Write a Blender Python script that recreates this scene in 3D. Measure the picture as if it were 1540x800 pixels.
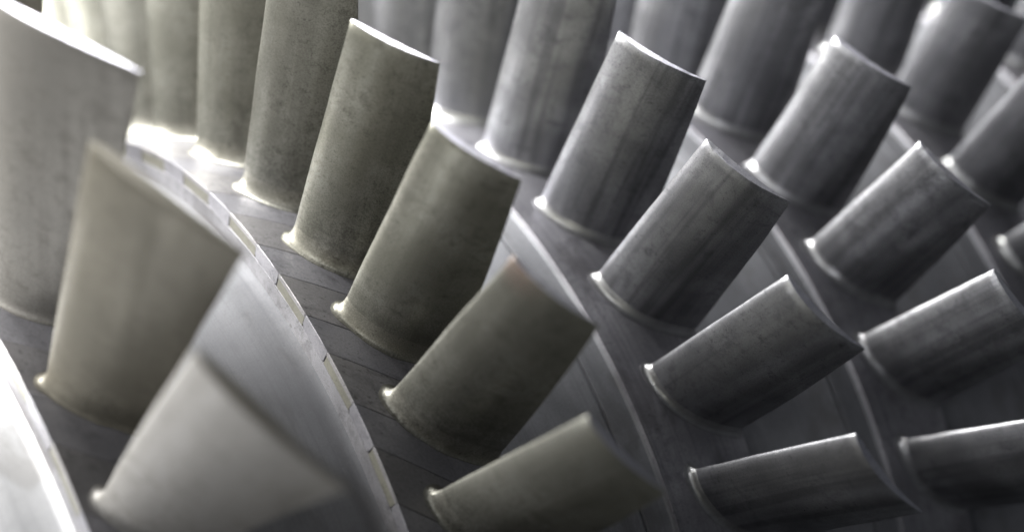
import bpy, bmesh, math, random
from mathutils import Vector, Matrix, noise

for o in list(bpy.data.objects):
    bpy.data.objects.remove(o, do_unlink=True)

scene = bpy.context.scene
COL = scene.collection
U = 0.30                      # metres per hub radius of the second stage (rotor axis = world X)

# ------------------------------------------------------------------ camera
cd = bpy.data.cameras.new('camera')
cam = bpy.data.objects.new('camera', cd)
COL.objects.link(cam)
scene.camera = cam
YAW, PITCH = 0.93627281, -0.34324554
fwd = Vector((math.cos(PITCH)*math.cos(YAW), math.cos(PITCH)*math.sin(YAW), math.sin(PITCH)))
rgt = Vector((math.sin(YAW), -math.cos(YAW), 0))
up = rgt.cross(fwd)
m3 = Matrix((rgt, up, -fwd)).transposed()
cam.matrix_world = Matrix.Translation(Vector((-1.31433545, -2.76839112, 1.84910611))*U) @ m3.to_4x4()
cd.sensor_width = 36.0
cd.lens = 36.0*math.exp(0.52861362)
cd.clip_start = 0.02
cd.clip_end = 200.0
cd.dof.use_dof = True
cd.dof.focus_distance = 2.76*U
cd.dof.aperture_fstop = cd.lens/1000.0/(0.090*U)
cd.dof.aperture_blades = 0

# ------------------------------------------------------------------ world (dim hall light)
world = bpy.data.worlds.new('World')
scene.world = world
world.use_nodes = True
bgn = world.node_tree.nodes['Background']
bgn.inputs['Color'].default_value = (0.86, 0.92, 1.0, 1)
bgn.inputs['Strength'].default_value = 0.05

# ------------------------------------------------------------------ lamps
def area(name, direction, dist, size, size_y, power, color, target=(0.1, -0.3, 0.9)):
    l = bpy.data.lights.new(name, 'AREA')
    l.shape = 'RECTANGLE'
    l.size, l.size_y = size, size_y
    l.energy = power
    l.color = color
    o = bpy.data.objects.new(name, l)
    COL.objects.link(o)
    t = Vector(target)*U
    d = Vector(direction).normalized()
    o.location = t + d*dist
    o.rotation_euler = (-d).to_track_quat('-Z', 'Y').to_euler()
    return o
area('overhead_lamp', (0.24, 0.60, 0.76), 2.6, 2.4, 1.3, 250, (1.0, 0.99, 0.97))
area('left_lamp', (-0.66, 0.62, 0.42), 3.4, 1.2, 1.2, 390, (1.0, 0.985, 0.95))
area('wall_lamp', (-0.82, -0.36, 0.40), 3.0, 1.6, 1.6, 26, (1.0, 1.0, 1.0))
def spot(name, direction, dist, power, cone, color, target):
    l = bpy.data.lights.new(name, 'SPOT')
    l.energy, l.color, l.spot_size, l.spot_blend, l.shadow_soft_size = power, color, math.radians(cone), 1.0, 0.06
    o = bpy.data.objects.new(name, l)
    COL.objects.link(o)
    d = Vector(direction).normalized()
    o.location = Vector(target)*U + d*dist
    o.rotation_euler = (-d).to_track_quat('-Z', 'Y').to_euler()
    return o
spot('added_platform_spot', (-0.30, 0.30, 0.90), 1.7, 300, 14, (1.0, 0.995, 0.98), (0.20, 0.16, 1.05))  # added beam that whitens the upper-left platforms; stands for no known lamp
area('front_lamp', (-0.90, -0.15, -0.25), 0.13, 0.10, 0.10, 0.22, (1.0, 1.0, 1.0), (-0.75, -0.50, 0.55))

scene.view_settings.view_transform = 'Standard'
scene.view_settings.look = 'None'
scene.view_settings.gamma = 1.0
scene.view_settings.use_curve_mapping = False
scene.view_settings.exposure = 0.2
scene.render.resolution_x, scene.render.resolution_y = 1024, 531

# ------------------------------------------------------------------ materials
class NT:
    def __init__(self, name):
        self.m = bpy.data.materials.new(name)
        self.m.use_nodes = True
        self.t = self.m.node_tree
        self.b = self.t.nodes['Principled BSDF']
    def n(self, typ, **kw):
        x = self.t.nodes.new(typ)
        for k, v in kw.items():
            setattr(x, k, v)
        return x
    def l(self, a, b):
        self.t.links.new(a, b)
    def math(self, op, a, b=None, clamp=False):
        x = self.n('ShaderNodeMath', operation=op, use_clamp=clamp)
        for i, v in enumerate((a, b)):
            if v is None: continue
            if isinstance(v, (int, float)): x.inputs[i].default_value = v
            else: self.l(v, x.inputs[i])
        return x.outputs[0]
    def mix(self, fac, a, b, mode='MIX'):
        x = self.n('ShaderNodeMix', data_type='RGBA', blend_type=mode)
        for s, v in ((x.inputs[0], fac), (x.inputs[6], a), (x.inputs[7], b)):
            if isinstance(v, (int, float)): s.default_value = v
            elif isinstance(v, tuple): s.default_value = (*v, 1) if len(v) == 3 else v
            else: self.l(v, s)
        return x.outputs[2]
    def ramp(self, fac, lo, hi, a=0.0, b=1.0):
        x = self.n('ShaderNodeMapRange', clamp=True)
        x.interpolation_type = 'SMOOTHSTEP'
        x.inputs[1].default_value, x.inputs[2].default_value = lo, hi
        x.inputs[3].default_value, x.inputs[4].default_value = a, b
        self.l(fac, x.inputs[0])
        return x.outputs[0]
    def noise(self, vec, scale, detail=4, rough=0.55, dist=0.0):
        x = self.n('ShaderNodeTexNoise', noise_dimensions='3D')
        x.inputs['Scale'].default_value = scale
        x.inputs['Detail'].default_value = detail
        x.inputs['Roughness'].default_value = rough
        x.inputs['Distortion'].default_value = dist
        self.l(vec, x.inputs['Vector'])
        return x.outputs['Fac']
    def scaled(self, vec, s):
        x = self.n('ShaderNodeMapping')
        x.inputs['Scale'].default_value = s
        self.l(vec, x.inputs['Vector'])
        return x.outputs[0]

def metal(name, base, dark, light, metallic, rough, streak=0.0, blotch=0.5, speck=0.4, dust=None, bump=0.15, coords='UV', grey=None, soot=0.0):
    """aged metal: smooth colour drift, dark blotches, span-wise streaks, fine specks and scratches"""
    k = NT(name)
    tc = k.n('ShaderNodeTexCoord')
    vec = tc.outputs['UV'] if coords == 'UV' else tc.outputs['Object']
    sd = k.n('ShaderNodeAttribute', attribute_type='OBJECT', attribute_name='seed')
    cx = k.n('ShaderNodeCombineXYZ')
    k.l(sd.outputs['Fac'], cx.inputs[2])
    add = k.n('ShaderNodeVectorMath', operation='ADD')
    k.l(vec, add.inputs[0]); k.l(cx.outputs[0], add.inputs[1])
    vec = add.outputs[0]
    q = 1.0 if coords == 'UV' else 1.0/(0.2*U)
    big = k.noise(k.scaled(vec, (q, q, q)), 2.0, 2, 0.6)
    mid = k.noise(k.scaled(vec, (q, q, q)), 7.0, 6, 0.70, 0.5)
    fine = k.noise(k.scaled(vec, (q, q, q)), 80.0, 1, 0.6)
    c = k.mix(k.ramp(big, 0.34, 0.66), base, light)
    tint = k.n('ShaderNodeAttribute', attribute_type='OBJECT', attribute_name='tint')
    g = (base[0]+base[1]+base[2])/3
    c = k.mix(tint.outputs['Fac'], c, grey or (g*1.05, g*1.06, g*1.04))
    strk = None
    if streak:
        strk = k.noise(k.scaled(vec, (q*7, q*0.22, q)), 1.0, 4, 0.60)
        c = k.mix(k.math('MULTIPLY', k.ramp(strk, 0.44, 0.62), streak), c, dark)
        c = k.mix(k.math('MULTIPLY', k.ramp(strk, 0.44, 0.32), streak*0.6), c, light)
    c = k.mix(k.math('MULTIPLY', k.ramp(k.math('ADD', k.math('MULTIPLY', mid, 0.75), k.math('MULTIPLY', big, 0.25)), 0.49, 0.66), blotch), c, dark)
    if speck:
        spk = k.noise(k.scaled(vec, (q, q, q)), 34.0, 1, 0.5)
        c = k.mix(k.math('MULTIPLY', k.ramp(k.math('ADD', spk, k.math('MULTIPLY', big, 0.25)), 0.78, 0.86), speck), c, (dark[0]*0.3, dark[1]*0.3, dark[2]*0.3))
    c = k.mix(k.math('MULTIPLY', k.ramp(fine, 0.35, 0.65), 0.28), c, dark)
    if coords == 'OBJ':                     # lathe marks running round the drum, and oily stains drawn along them
        turn = k.noise(k.scaled(vec, (q*45, q*0.5, q*0.5)), 1.0, 3, 0.65)
        c = k.mix(k.math('MULTIPLY', k.ramp(turn, 0.45, 0.70), 0.38), c, dark)
        oil = k.noise(k.scaled(vec, (q*2.6, q*1.1, q*1.1)), 1.0, 4, 0.6, 0.3)
        c = k.mix(k.math('MULTIPLY', k.ramp(oil, 0.52, 0.66), 0.45), c, (dark[0]*0.75, dark[1]*0.72, dark[2]*0.66))
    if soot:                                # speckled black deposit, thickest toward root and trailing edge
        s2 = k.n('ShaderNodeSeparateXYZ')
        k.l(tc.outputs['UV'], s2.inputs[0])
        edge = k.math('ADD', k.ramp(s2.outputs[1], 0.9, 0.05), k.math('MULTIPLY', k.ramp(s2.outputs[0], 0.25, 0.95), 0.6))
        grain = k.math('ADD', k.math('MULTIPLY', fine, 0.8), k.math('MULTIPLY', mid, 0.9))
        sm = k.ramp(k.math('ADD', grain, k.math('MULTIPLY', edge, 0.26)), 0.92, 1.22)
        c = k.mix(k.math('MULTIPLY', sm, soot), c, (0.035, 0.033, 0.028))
    if coords == 'UV' and streak:           # reddish rub mark at the tip of a blade that has one
        st = k.n('ShaderNodeAttribute', attribute_type='OBJECT', attribute_name='rub_mark')
        sp = k.n('ShaderNodeSeparateXYZ')
        k.l(tc.outputs['UV'], sp.inputs[0])
        mk = k.math('MULTIPLY', k.ramp(sp.outputs[1], 1.85, 2.12), k.ramp(sp.outputs[0], 0.42, 0.10))
        mk = k.math('MULTIPLY', k.math('MULTIPLY', mk, k.math('MULTIPLY', st.outputs['Fac'], 0.22)), k.ramp(mid, 0.30, 0.55))
        c = k.mix(mk, c, (0.42, 0.17, 0.14))
    k.l(c, k.b.inputs['Base Color'])
    k.b.inputs['Metallic'].default_value = metallic
    r = k.math('ADD', rough - 0.10, k.math('MULTIPLY', k.math('ADD', mid, k.math('MULTIPLY', fine, 0.5)), 0.18))
    if strk is not None:
        r = k.math('ADD', r, k.math('MULTIPLY', k.math('SUBTRACT', strk, 0.5), 0.35))
    k.l(r, k.b.inputs['Roughness'])
    bp = k.n('ShaderNodeBump')
    bp.inputs['Strength'].default_value = bump
    bp.inputs['Distance'].default_value = 0.0006
    k.l(k.math('ADD', k.math('MULTIPLY', fine, 0.5), mid), bp.inputs['Height'])
    k.l(bp.outputs[0], k.b.inputs['Normal'])
    return k.m

M = {}
M['dark_olive'] = metal('darkened_blade_metal', (0.135, 0.125, 0.098), (0.07, 0.063, 0.05), (0.175, 0.163, 0.13), 0.45, 0.50, 0.10, 0.35, 0.2, grey=(0.29, 0.283, 0.275))  # olive-brown nearest blades, also darkened in colour against too much lamp light
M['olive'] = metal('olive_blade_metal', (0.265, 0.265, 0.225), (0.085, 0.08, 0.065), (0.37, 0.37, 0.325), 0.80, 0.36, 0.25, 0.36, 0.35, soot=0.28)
M['steel'] = metal('steel_blade_metal', (0.335, 0.338, 0.355), (0.08, 0.08, 0.09), (0.56, 0.565, 0.59), 0.93, 0.33, 0.52, 0.50, 0.35, grey=(0.23, 0.233, 0.248))
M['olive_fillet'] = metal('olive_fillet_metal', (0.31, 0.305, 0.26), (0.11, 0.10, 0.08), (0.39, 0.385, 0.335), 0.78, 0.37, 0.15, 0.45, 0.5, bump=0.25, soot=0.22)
M['steel_fillet'] = metal('steel_fillet_metal', (0.42, 0.42, 0.44), (0.18, 0.18, 0.19), (0.54, 0.54, 0.56), 0.9, 0.31, 0.2, 0.4, 0.3, bump=0.25)
M['tip'] = metal('ground_tip_metal', (0.55, 0.55, 0.62), (0.22, 0.21, 0.30), (0.70, 0.70, 0.74), 0.85, 0.38, 0, 0.5, 0.4, bump=0.5)
M['platform'] = metal('olive_platform_metal', (0.265, 0.258, 0.265), (0.10, 0.097, 0.10), (0.335, 0.325, 0.335), 0.6, 0.36, 0, 0.55, 0.5, bump=0.3)
M['dovetail'] = metal('dovetail_end_metal', (0.19, 0.185, 0.155), (0.09, 0.087, 0.073), (0.24, 0.235, 0.20), 0.6, 0.45, 0, 0.4, 0.4)
M['rim'] = metal('lilac_rim_metal', (0.34, 0.335, 0.37), (0.13, 0.125, 0.145), (0.43, 0.425, 0.46), 0.60, 0.35, 0, 0.50, 0.35, bump=0.25, coords='OBJ')
M['front_rim'] = metal('darkened_rim_metal', (0.245, 0.243, 0.26), (0.11, 0.108, 0.118), (0.31, 0.307, 0.325), 0.55, 0.42, 0, 0.50, 0.35, bump=0.25, coords='OBJ')  # darker copy of the rim metal; its colour tones down the left lamp
M['land'] = metal('lilac_land_metal', (0.265, 0.262, 0.285), (0.11, 0.107, 0.12), (0.335, 0.33, 0.355), 0.60, 0.35, 0, 0.50, 0.35, bump=0.25)
M['nose'] = metal('lightened_nose_metal', (0.62, 0.625, 0.64), (0.45, 0.45, 0.47), (0.70, 0.705, 0.72), 0.6, 0.40, 0, 0.25, 0.1, bump=0.1, coords='OBJ')  # base colour raised in place of strong light falling on the nose
M['front_spacer'] = metal('shaded_spacer_metal', (0.15, 0.153, 0.165), (0.115, 0.115, 0.125), (0.175, 0.178, 0.19), 0.30, 0.52, 0, 0.25, 0.12, bump=0.06, coords='OBJ')  # darker copy of the satin spacer, with shade put into its colour
M['spacer'] = metal('satin_spacer_metal', (0.215, 0.22, 0.24), (0.14, 0.14, 0.155), (0.26, 0.265, 0.285), 0.45, 0.50, 0, 0.35, 0.15, bump=0.08, coords='OBJ')

# ------------------------------------------------------------------ mesh helpers
def link(name, verts, faces, mat, parent=None, uvs=None, sharp=40):
    me = bpy.data.meshes.new(name)
    me.from_pydata([tuple(v) for v in verts], [], faces)
    if uvs:
        lay = me.uv_layers.new(name='UVMap')
        for lp in me.loops:
            lay.data[lp.index].uv = uvs[lp.vertex_index]
    me.materials.append(mat)
    bm = bmesh.new(); bm.from_mesh(me)
    bmesh.ops.recalc_face_normals(bm, faces=bm.faces)
    bm.to_mesh(me); bm.free()
    me.shade_smooth()
    me.set_sharp_from_angle(angle=math.radians(sharp))
    return child(name, me, parent)

def child(name, me, parent):
    o = bpy.data.objects.new(name, me)
    COL.objects.link(o)
    if parent: o.parent = parent
    return o

def revolve(name, prof, mat, parent, seg=320, closed=True):
    vs, fs = [], []
    n = len(prof)
    for i in range(seg):
        a = 2*math.pi*i/seg
        for x, r in prof:
            vs.append((x*U, -r*math.sin(a)*U, r*math.cos(a)*U))
    for i in range(seg):
        j = (i+1) % seg
        for k in range(n if closed else n-1):
            l = (k+1) % n
            fs.append((i*n+k, i*n+l, j*n+l, j*n+k))
    return link(name, vs, fs, mat, parent, sharp=30)

# ------------------------------------------------------------------ the blade
NP = 30                                     # points per side of the section
def section(P, f):
    """closed airfoil loop in (x, r*theta) at span fraction f: list of (x, s, u)"""
    lx, ls = P['ldx']*f, P['ldt']*f
    dx = P['rdx'] + (P['tdx']-P['rdx'])*f
    r = P['rh'] + (P['rt']-P['rh'])*f
    dt = (P['rdt'] + (P['tdt']-P['rdt'])*f)*r
    ls *= r
    ch = math.hypot(dx, dt)
    tx, ts = dx/ch, dt/ch
    nx, ns = -ts, tx                        # convex side
    camb = P['camber'][0] + (P['camber'][1]-P['camber'][0])*f
    thk = P['thick'][0] + (P['thick'][1]-P['thick'][0])*f
    def pt(u, side):
        yt = thk/0.2*(0.2969*math.sqrt(max(u, 0)) - 0.1260*u - 0.3516*u*u + 0.2843*u**3 - 0.1015*u**4) + 0.006*u
        yc = 4*camb*(u*(1-u))*(1.12-0.24*u)
        d = (yc + side*yt)*ch
        return (lx + tx*u*ch + nx*d, ls + ts*u*ch + ns*d, u)
    us = [0.5*(1-math.cos(math.pi*i/(NP-1))) for i in range(NP)]
    us = [u**1.15 for u in us]
    loop = [pt(u, 1) for u in us] + [pt(u, -1) for u in reversed(us[1:])]
    return loop, ch

def wrap(x, s, r, rbase):
    t = s/r
    return (x*U, -r*math.sin(t)*U, (r*math.cos(t)-rbase)*U)

def normals2(loop):
    out = []
    n = len(loop)
    for i in range(n):
        a, b = loop[i-1], loop[(i+1) % n]
        ex, es = b[0]-a[0], b[1]-a[1]
        L = math.hypot(ex, es) or 1
        out.append((ex, es, L))
    area2 = sum(loop[i][0]*loop[(i+1) % n][1]-loop[(i+1) % n][0]*loop[i][1] for i in range(n))
    sg = 1 if area2 > 0 else -1
    return [(sg*e[1]/e[2], -sg*e[0]/e[2]) for e in out]

def blade_meshes(P, seed):
    rnd = random.Random(seed)
    rh, rt = P['rh'], P['rt']
    span = rt-rh
    hf = P['fh']/span                       # fillet height as span fraction
    rows = 22
    off = Vector((rnd.uniform(0, 50), rnd.uniform(0, 50), rnd.uniform(0, 50)))
    chip = P.get('chip', 0.0)
    # airfoil
    vs, fs, uv = [], [], []
    fr = [hf + (0.998-hf)*i/(rows-2) for i in range(rows-1)] + [1.0]
    for i, f in enumerate(fr):
        loop, ch = section(P, f)
        r = rh + span*f
        nn = normals2(loop)
        for (x, s, u), (ax, as_) in zip(loop, nn):
            q = off + Vector((u*3, f*4, 0))
            d = 0.0012*noise.noise(q)       # hand-finished surface is never dead flat
            e = max(0.0, noise.noise(off+Vector((f*22, u*2, 3)))-0.25)*0.0014 if (u < 0.02 or u > 0.97) else 0
            rr = r
            if i == rows-1:
                d -= 0.0005
                rr += -chip*max(0, noise.noise(off+Vector((u*15, 1, 7)))-0.08)
            vs.append(wrap(x+ax*(d-e), s+as_*(d-e), rr, rh))
            uv.append((u*ch/0.2 + (0 if len(uv) % len(loop) < NP else 1.3), f*span/0.2))
    n = len(loop)
    for i in range(rows-1):
        for k in range(n):
            l = (k+1) % n
            fs.append((i*n+k, i*n+l, (i+1)*n+l, (i+1)*n+k))
    tipv = [vs[(rows-1)*n+k] for k in range(n)]
    air = (vs, fs, uv)
    # tip face: strips between the two sides
    tv = list(tipv)
    tu = [(v[0]/(0.2*U), v[1]/(0.2*U)) for v in tv]
    tf = []
    for k in range(NP-1):
        a, b = k, k+1
        c, d = (n-k-1), (n-k) % n
        if k == 0: tf.append((0, 1, n-1))
        elif b == c: pass
        else: tf.append((a, b, c, d))
    tip = (tv, tf, tu)
    # root fillet: elliptic flare ending in a small raised lip
    vs, fs, uv = [], [], []
    nr = 9
    for i in range(nr+1):
        loop, ch = section(P, hf if i == 0 else hf*(1-min(i, nr-1)/(nr-1)))
        nn = normals2(loop)
        for j, ((x, s, u), (ax, as_)) in enumerate(zip(loop, nn)):
            a = min(i, nr-1)/(nr-1)*math.pi/2
            h = P['fh']*(1-math.sin(a)) + P['lip']
            if i == nr: h = -0.004
            wob = 1+0.25*noise.noise(off+Vector((u*5, 9, j/n*4)))
            d = P['fd']*wob*(1-math.cos(a))
            if i == 0: h = P['fh']; d = 0
            d *= 1 + P.get('nose', 0.35)*max(0, 1-u*9)
            xx = x+ax*d
            lim = P['xb']-0.004
            xx = min(xx, lim)
            if i == 0:
                d0 = 0.0012*noise.noise(off+Vector((u*3, hf*4, 0)))
                e0 = max(0.0, noise.noise(off+Vector((hf*22, u*2, 3)))-0.25)*0.0014 if (u < 0.02 or u > 0.97) else 0
                vs.append(wrap(x+ax*(d0-e0), s+as_*(d0-e0), rh+h, rh))
            else:
                vs.append(wrap(xx, s+as_*d, rh+h, rh))
            uv.append((u*ch/0.2 + (0 if j < NP else 1.3), h/0.2))
    for i in range(nr):
        for k in range(n):
            l = (k+1) % n
            fs.append((i*n+k, i*n+l, (i+1)*n+l, (i+1)*n+k))
    fil = (vs, fs, uv)
    return air, tip, fil

def skew_block(x0, x1, t0, t1, slope, xs, r0, r1, rbase, cham=0.0, cut=0.0, nx=6, nt=5):
    """curved block on the rim: skewed in x, from radius r0 to r1, theta t0..t1 at x = xs"""
    ring = []
    for i in range(nt): ring.append((t0+(t1-t0)*i/(nt-1), r1))
    ring[0] = (t0+cham, r1); ring[-1] = (t1-cham, r1)
    ring.append((t1, r1-cham)); 
    ring += [(t1, r0+cut), (t1-cut, r0)] if cut else [(t1, r0)]
    ring += [(t0+cut*1.8, r0), (t0, r0+cut*1.5)] if cut else [(t0, r0)]
    ring.append((t0, r1-cham))
    n = len(ring)
    vs, fs, uv = [], [], []
    xl = [x0] + [x0+(x1-x0)*i/(nx-1) for i in range(nx)] + [x1]
    for m, x in enumerate(xl):
        e = cham if m in (0, nx+1) else 0
        if m == 1: x += cham
        if m == nx: x -= cham
        tc = 0.5*(t0+t1)
        for t, r in ring:
            r2 = min(r, r1-e) if e else r
            tt = t + slope*(x-xs)
            vs.append((x*U, -r2*math.sin(tt)*U, (r2*math.cos(tt)-rbase)*U))
            uv.append(((x+r2-r1)/0.2, t/0.2))
    for m in range(len(xl)-1):
        for k in range(n):
            l = (k+1) % n
            fs.append((m*n+k, m*n+l, (m+1)*n+l, (m+1)*n+k))
    fs.append(tuple(range(n)))
    fs.append(tuple((len(xl)-1)*n+k for k in range(n)))
    return vs, fs, uv

# ------------------------------------------------------------------ stages (hub radius 1 = U metres)
KEYS = ('x', 'rh', 'rt', 't0', 'dt', 'ldx', 'ldt', 'rdx', 'rdt', 'tdx', 'tdt', 'edx')
ROWS = [(-0.4694, 0.9443, 1.4709, 0.2867, 0.2211, -0.0205, 0.0293, 0.1073, 0.1336, 0.1182, 0.1471, -0.033),
        (0.0, 1.0, 1.4301, 0.2074, 0.1712, 0.0196, 0.0153, 0.1281, 0.1488, 0.0794, 0.0915, -0.0622),
        (0.4691, 1.0109, 1.3926, 0.2505, 0.1845, 0.0235, 0.0177, 0.1237, 0.1496, 0.0814, 0.1041, -0.0606),
        (0.8905, 1.0669, 1.3861, 0.3246, 0.1827, 0.0307, 0.0101, 0.1123, 0.1478, 0.0691, 0.1054, -0.0448),
        (1.3075, 1.0963, 1.3867, 0.2718, 0.1729, 0.0209, 0.0080, 0.0980, 0.1250, 0.0743, 0.0976, -0.0450),
        (1.6900, 1.1150, 1.3850, 0.2300, 0.1650, 0.0209, 0.0080, 0.0920, 0.1150, 0.0743, 0.0930, -0.0450)]
LABELS = ['out-of-focus rotor stage of tall wide blades at the left edge, nearest the camera',
          'rotor stage of olive-tinted blades on seamed platforms, running from top left to bottom centre',
          'rotor stage of sharp grey steel blades on a seamless rim, right of the olive blades',
          'rotor stage of short grey blades behind the sharp steel ones, toward the right edge',
          'blurred dark rotor stage at the right edge behind the short grey blades',
          'rearmost blurred rotor stage glimpsed in the top right corner']
ST = []
TINT = {(0, 0): 0.55, (0, 1): 0.0, (0, 2): 0.9, (1, 1): 0.0, (1, 2): 0.0, (1, 3): 0.25, (1, 4): 0.3}
for s, row in enumerate(ROWS):
    P = dict(zip(KEYS, row))
    P['xb'] = max(P['rdx'], P['ldx']+P['tdx']) + 0.012
    P['camber'] = (0.065, 0.030) if s == 0 else (0.105, 0.055) if s < 2 else (0.125, 0.085)
    P['thick'] = (0.115, 0.075) if s < 2 else (0.135, 0.085)
    P['fh'], P['fd'], P['lip'] = (0.032, 0.0125, 0.0008) if s < 2 else (0.017, 0.0085, 0.0028)
    P['chip'] = 0.0012 if s in (2, 3) else 0.0008
    ST.append(P)

for s, P in enumerate(ST):
    root = bpy.data.objects.new('rotor_stage', None)
    COL.objects.link(root)
    root.location = (P['x']*U, 0, 0)
    root.empty_display_size = 0.05
    root['label'] = LABELS[s]
    root['category'] = 'rotor stage'
    root['group'] = 'bladed stages of the compressor rotor'
    rh, xf, xb = P['rh'], P['edx'], P['xb']
    seg = s < 2
    # --- disc rim
    if seg:
        rl = rh-0.028
        prof = [(xf-0.001, rh-0.060), (xf, rl-0.0012), (xf+0.002, rl), (xb, rl), (xb, rh-0.16), (xf+0.03, rh-0.16), (xf+0.03, rh-0.060)]
    else:
        prof = [(xf, rh-0.030), (xf-0.0005, rh-0.002), (xf+0.001, rh+0.0016), (xf+0.0035, rh+0.0016), (xf+0.006, rh), (xb-0.003, rh), (xb, rh-0.003), (xb, rh-0.16), (xf+0.03, rh-0.16), (xf+0.03, rh-0.030)]
    revolve('disc_rim', prof, M['front_rim'] if seg else M['rim'], root)
    # --- spacer drum in front of this stage
    if s > 0:
        Q = ST[s-1]
        xa = Q['x']+Q['xb']-P['x']
        ra = Q['rh']-0.030
        rb = rh-0.062 if seg else rh-0.009
        L = xf-xa
        pr = [(xa+0.001, ra-0.10), (xa+0.001, ra), (xa+0.02, ra-0.004)]
        for i in range(1, 13):
            f = i/13
            pr.append((xa+0.02+(L-0.075)*f, ra-0.004+(rb-0.012-ra+0.004)*f - 0.012*math.sin(math.pi*f)))
        e = xf-0.050
        if seg:
            pr += [(e, rb-0.010), (xf-0.020, rb-0.006), (xf-0.008, rb-0.002), (xf-0.001, rb+0.003), (xf+0.028, rb+0.003), (xf+0.028, rb-0.10)]
        else:
            pr += [(e, rb-0.011), (e+0.002, rb-0.015), (e+0.006, rb-0.015), (e+0.008, rb-0.009), (xf-0.012, rb-0.004), (xf-0.003, rb-0.001), (xf-0.0005, rb+0.004), (xf+0.028, rb+0.004), (xf+0.028, rb-0.10)]
        revolve('spacer_drum', pr, M['front_spacer'] if s == 1 else M['spacer'], root)
    else:
        rb = rh-0.058
        pr = [(xf+0.028, rb+0.004), (xf-0.0008, rb+0.004), (xf-0.006, rb-0.004), (xf-0.016, rb-0.010)]
        for i in range(1, 15):
            f = i/14
            pr.append((xf-0.016-0.5*f, rb-0.010-0.17*f-0.16*f*f))
        pr += [(xf-0.5, rb-0.42), (xf+0.028, rb-0.12)]
        revolve('nose_drum', pr, M['nose'], root)
    # --- blades
    k0 = math.ceil((-1.15-P['t0'])/P['dt'])
    k1 = math.floor((1.95-P['t0'])/P['dt'])
    nv = 5
    var = [blade_meshes(P, 100*s+v) for v in range(nv)]
    cache = {}
    bm_, fm_ = (M['dark_olive'], M['dark_olive']) if s == 0 else (M['olive'], M['olive_fillet']) if s < 2 else (M['steel'], M['steel_fillet'])
    wp = 0.55*P['dt']                       # angular width of a blade platform on the rim
    slope = 0.88
    tb = -0.052+wp/2 if s == 1 else -0.05+wp/2
    gap = 0.0006
    for k in range(k0, k1+1):
        t = P['t0']+k*P['dt']
        v = (k*3+1) % nv
        def part(name, data, mat, parent):
            key = (name, v, mat.name)
            if key not in cache:
                o = link(name, data[0], data[1], mat, parent, data[2], 50 if name in ('blade', 'root_fillet', 'tip_face') else 25)
                cache[key] = o.data
                return o
            return child(name, cache[key], parent)
        air, tip, fil = var[v]
        b = part('blade', air, bm_, root)
        b.location = (0, -rh*math.sin(t)*U, rh*math.cos(t)*U)
        b.rotation_euler = (t + random.Random(s*31+k).gauss(0, 0.003), 0, 0)
        sd = random.Random(s*1000+k).uniform(0, 40)
        b['seed'] = sd
        b['tint'] = TINT.get((s, k), random.Random(s*77+k).uniform(0.0, 0.35)) if s < 2 else random.Random(s*77+k).uniform(0.0, 0.55) + (0.4 if s > 3 else 0)
        f_ = part('root_fillet', fil, fm_, b)
        f_['seed'] = sd
        f_['tint'] = b['tint']
        if (s, k) == (1, 3):
            b['rub_mark'] = 1.0
            b['label'] = 'olive blade with a faint reddish rub mark at its tip corner'
        part('tip_face', tip, M['dark_olive'] if s == 0 and k > 0 else M['tip'], b)['seed'] = sd
        if seg:
            c = tb - wp/2 - 0.0
            plat = skew_block(xf, xb, c-wp/2+gap, c+wp/2-gap, slope, xf, rh-0.008, rh, rh, cham=0.0008)
            part('platform', plat, M['platform'], b)['seed'] = sd
            dov = skew_block(xf+0.0006, xb-0.002, c-wp/2+gap+0.001, c+wp/2-gap-0.001, slope, xf, rh-0.0275, rh-0.0083, rh, cham=0.0005)
            part('dovetail_root', dov, M['dovetail'], b)['seed'] = sd+3
            lnd = skew_block(xf, xb, c+wp/2+gap, c+P['dt']-wp/2-gap, slope, xf, rh-0.0276, rh-0.0004, rh, cham=0.0006, cut=0.0045)
            o = part('rim_land', lnd, M['land'], root)
            o['seed'] = sd+7
            o.location = b.location
            o.rotation_euler = (t, 0, 0)
